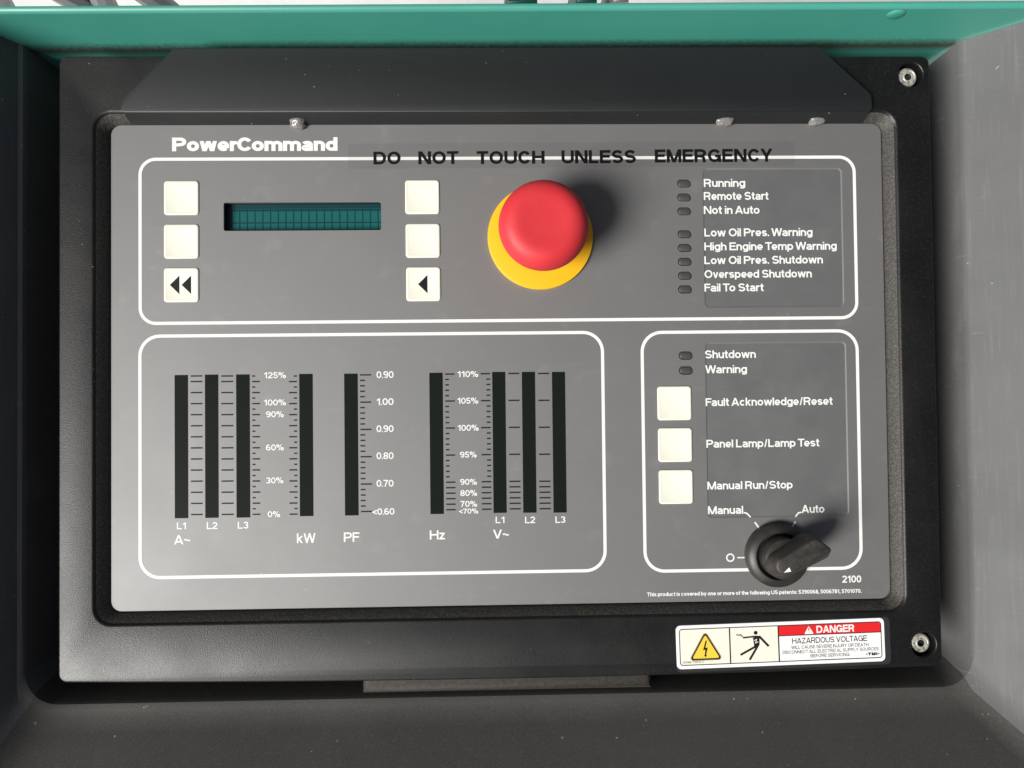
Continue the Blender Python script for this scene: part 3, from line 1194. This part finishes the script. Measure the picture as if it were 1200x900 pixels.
bm = bmesh.new()
levels = [(lever_outline(-3.6, -.3, 6.6, 13.8, 6.3, 16.5, -8.0), 10.0), (lever_outline(-3.9, .2, 6.1, 14.8, 6.1, 17.6, -7.2), 17.0),
          (lever_outline(-4.2, 1.8, 4.0, 14.8, 5.9, 17.9, -2.4), 23.0)]
ng = len(levels[0][0])
rows = []
for k, (pts, z) in enumerate(levels):
    rows.append([bm.verts.new((x * MM, y * MM, (z + (0 if k < 2 else (x + 8) * 0.07)) * MM)) for x, y in pts])
bm.faces.new(rows[0][::-1])
for a_, b_ in zip(rows, rows[1:]):
    for i in range(ng):
        j = (i + 1) % ng
        bm.faces.new((a_[i], a_[j], b_[j], b_[i]))
top = bm.faces.new(rows[-1])
bmesh.ops.recalc_face_normals(bm, faces=bm.faces[:])
bmesh.ops.bevel(bm, geom=list(top.edges), offset=1.1 * MM, segments=3, profile=0.5, affect='EDGES')
me = bpy.data.meshes.new('lever')
bm.to_mesh(me)
bm.free()
me.shade_smooth()
me.set_sharp_from_angle(angle=math.radians(45))
lv = link('lever', me, M['dusty'], sw)
lv.rotation_euler = (0, 0, math.radians(29))
mb = MB().poly([(-7.6, -2.0), (-3.6, -2.9), (-3.8, -.2)], 0)
V = [(-6.3, -.5, 23.4), (-3.1, -1.75, 23.5), (-3.0, .45, 23.6)]
mesh('pointer_mark', V, [(0, 1, 2)], M['white'], lv, up=True)

# ---- switch position marks printed on the faceplate
def line_print(pts, t, name='position_mark'):
    mb = MB()
    for q in stroke_poly(pts, t):
        mb.poly([tuple(p) for p in q], 0.05)
    return mb.build(name, M['white'], plate, up=True)


line_print([(117.71, -74.75), (119.22, -75.1), (121.05, -77.05)], 0.75)
line_print([(123.04, -79.55), (125.48, -82.89)], 0.75)
line_print([(146.31, -75.0), (144.91, -75.25), (143.26, -77.16)], 0.75)
line_print([(143.3, -79.51), (141.4, -82.6)], 0.75)
line_print(arc(110.66, -96.76, 1.75, 1.75, 0, 360, 24), 0.68)
line_print([(114.1, -96.8), (119.2, -96.8)], 0.6)

# ---- clear stops stuck along the top edge of the faceplate
def blob(x, y, sx, sy, sz, rz, seed, name='clear_clip'):
    rnd = random.Random(seed)
    bm = bmesh.new()
    bmesh.ops.create_icosphere(bm, subdivisions=3, radius=1.0)
    ph = [rnd.uniform(0, 6.28) for _ in range(4)]
    for v in bm.verts:
        c = v.co
        k = 1 + .10 * math.sin(3 * c.x + ph[0]) + .09 * math.sin(4 * c.y + 2 * c.z + ph[1]) + .05 * math.sin(7 * c.x - 5 * c.z + ph[2])
        # squarish body
        q = Vector([math.copysign(abs(a) ** 0.75, a) for a in c]) * k
        v.co = (q.x * sx * MM, q.y * sy * MM, q.z * sz * MM)
    me = bpy.data.meshes.new(name)
    bm.to_mesh(me)
    bm.free()
    me.shade_smooth()
    o = link(name, me, M['clear'], panel)
    o.location = (x * MM, y * MM, 1.6 * MM)
    o.rotation_euler = (0, 0, rz)
    return o


blob(-99.3, 118.9, 4.3, 3.1, 2.6, -0.15, 1)
blob(110.7, 119.0, 4.4, 2.8, 2.4, 0.12, 2)
blob(157.0, 119.0, 4.7, 2.5, 2.4, 0.28, 3)

# ================================================================== stuck-on labels
tape = thing('tape_label', 'clear tape strip with black capitals stuck across the top border line', 'tape label', (35.5, 102.6, 0), math.radians(0.22))
MB().loft([(rrect(0, 0, 221.0, 12.4, .4, 2), 0.10), (rrect(0, 0, 221.0, 12.4, .4, 2), 0.16)], cap1=True).build('film', M['film'], tape)
TX, TY = 35.5, 102.6
for s, x, y, ww, cp in (('DO', -62.58, 98.5, 13.2, 6.3), ('NOT', -40.6, 98.45, 19.57, 6.35), ('TOUCH', -11.92, 98.3, 33.38, 6.4),
                        ('UNLESS', 29.9, 98.3, 36.82, 6.5), ('EMERGENCY', 76.2, 98.45, 58.7, 6.5)):
    text(s, x - TX, y - TY, ww, cp, M['tape_ink'], tape, 0.20, t=0.205, gap=0.10)

stk = thing('warning_sticker', 'white and red danger sticker with yellow lightning triangle on the lower black frame', 'warning sticker',
            (133.0, -137.4, 5.0), math.radians(1.2))
stk.scale = (1.0145, 1.0145, 1.0)
mb = MB()
mb.loft([(rrect(0, 0, 100.3, 20.6, 2.2, 6), 0.02), (rrect(0, 0, 100.3, 20.6, 2.2, 6), 0.14), (rrect(0, 0, 100.1, 20.4, 2.1, 6), 0.18)], cap1=True)
mb.build('backing', M['sticker'], stk)
MB().loft([(rrect(1.2, -.6, 103.4, 22.6, 2.4, 6), 0.004), (rrect(1.2, -.6, 103.4, 22.6, 2.4, 6), 0.016)], cap1=True).build('clear_margin', M['margin'], stk)
mb = MB()
a = rrect(0, 0, 97.4, 17.4, 1.5, 6)
b = rrect(0, 0, 96.6, 16.6, 1.1, 6)
k = len(a)
mb.add([(x, y, 0.24) for x, y in a + b], [(i, (i + 1) % k, k + (i + 1) % k, k + i) for i in range(k)])
for x in (-24.45, -1.05):
    mb.poly([(x - .3, -8.3), (x + .3, -8.3), (x + .3, 8.3), (x - .3, 8.3)], 0.245)
mb.poly([(-0.75, 3.45), (48.3, 3.45), (48.3, 3.85), (-0.75, 3.85)], 0.25)
mb.build('outline_print', M['sblack'], stk, up=True)
MB().poly([(-48.3, -8.3), (-24.75, -8.3), (-24.75, 8.3), (-48.3, 8.3)], 0.21).build('cream_panel', M['cream'], stk, up=True)
MB().poly([(-24.15, -8.3), (-1.35, -8.3), (-1.35, 8.3), (-24.15, 8.3)], 0.212).build('cream_panel', M['cream'], stk, up=True)
MB().poly([(-.75, 3.85), (48.3, 3.85), (48.3, 7.5), (47.5, 8.3), (-.75, 8.3)], 0.214).build('red_band', M['sred'], stk, up=True)


def tri(cx, cy, s, hgt, r, z):
    P = []
    for (px_, py_), a0 in (((cx, cy + hgt * .62), 30), ((cx - s / 2, cy - hgt * .38), 150), ((cx + s / 2, cy - hgt * .38), 270)):
        for i in range(7):
            a = math.radians(a0 + 120 * i / 6)
            P.append((px_ + r * math.cos(a), py_ + r * math.sin(a)))
    return P, z


TC = (-36.2, -1.35)
P_, z_ = tri(TC[0], TC[1], 12.0, 10.2, 1.35, .26)
MB().poly(P_, z_).build('triangle_edge', M['gold'], stk, up=True)
P_, z_ = tri(TC[0], TC[1], 12.0, 10.2, 0.95, .30)
MB().poly(P_, z_).build('triangle_border', M['sblack'], stk, up=True)
P_, z_ = tri(TC[0], TC[1], 11.2, 9.5, 0.55, .34)
ty = MB().poly(P_, z_).build('triangle_symbol', M['syellow'], stk, up=True)
bx_, by_ = TC
mb = MB()
mb.fill([[(bx_ + .1, by_ + 4.2), (bx_ - 1.3, by_ - .3), (bx_ - .2, by_ - .1), (bx_ - .55, by_ - 2.6), (bx_ - .95, by_ - 2.5), (bx_ - .1, by_ - 3.8),
          (bx_ + .5, by_ - 2.4), (bx_ + .1, by_ - 2.5), (bx_ + 1.0, by_ + .9), (bx_ - .15, by_ + .75), (bx_ + .75, by_ + 4.2)]], .38)
mb.build('bolt_symbol', M['sblack'], ty, up=True)
# falling figure struck by a spark
mb = MB()
FX, FY = -11.9, 5.25
mb.poly(circle(FX - .05, FY + .35, .92, 18), .26)


def limb(pts, t, z):
    for q in stroke_poly(pts, t):
        mb.poly([tuple(p) for p in q], z)


limb([(-18.1, 3.45), (-12.6, 3.85), (-9.9, 3.7)], .75, .262)
limb([(-10.2, 3.7), (-5.9, -1.05)], 1.05, .266)
mb.poly([(-13.4, 3.3), (-10.2, 3.7), (-10.3, -.2), (-11.2, -1.5), (-12.9, -1.1), (-13.0, .3)], .27)
limb([(-12.2, -.9), (-19.6, -4.6)], 1.0, .274)
limb([(-11.4, -1.0), (-15.3, -7.1)], 1.05, .278)
mb.build('figure_symbol', M['sblack'], stk, up=True)
mb = MB()
for q in stroke_poly([(-21.4, 5.05), (-19.7, 4.7), (-19.3, 5.0), (-18.2, 3.75)], .42):
    mb.poly([tuple(p) for p in q], .27)
mb.build('spark_symbol', M['sblack'], stk, up=True)
mb = MB()
for q in stroke_poly([(-12.9, 1.9), (-11.6, 2.5), (-12.2, .8), (-10.9, 1.3)], .35):
    mb.poly([tuple(p) for p in q], .30)
mb.build('spark_symbol', M['cream'], stk, up=True)
P_, z_ = tri(13.7, 5.45, 3.4, 2.9, .35, .26)
al = MB().poly(P_, z_).build('alert_symbol', M['sticker'], stk, up=True)
MB().poly([(13.45, 5.55), (13.95, 5.55), (14.0, 7.0), (13.4, 7.0)], .29).poly([(13.5, 4.75), (13.9, 4.75), (13.9, 5.15), (13.5, 5.15)], .29).build('alert_mark', M['sred'], al, up=True)
text('DANGER', 17.35, 4.35, 18.3, 3.45, M['sticker'], stk, .26, t=.2, gap=.07)
text('HAZARDOUS VOLTAGE', 5.4, -.35, 36.2, 2.65, M['sblack'], stk, .26, t=.13, gap=.08)
text('WILL CAUSE SEVERE INJURY OR DEATH.', 4.9, -2.85, 37.6, 1.55, M['sgrey'], stk, .26, t=.13, gap=.1)
text('DISCONNECT ALL ELECTRICAL SUPPLY SOURCES', .6, -5.0, 46.4, 1.5, M['sgrey'], stk, .26, t=.13, gap=.1)
text('BEFORE SERVICING.', 14.0, -7.15, 19.0, 1.5, M['sgrey'], stk, .26, t=.13, gap=.1)
text('*TMI*', 40.8, -7.25, 6.5, 1.3, M['sblack'], stk, .26, t=.3, gap=.12)
text('0098-7904 C', -47.4, -7.6, 10.3, .95, M['sgrey'], stk, .26, t=.13, gap=.1)
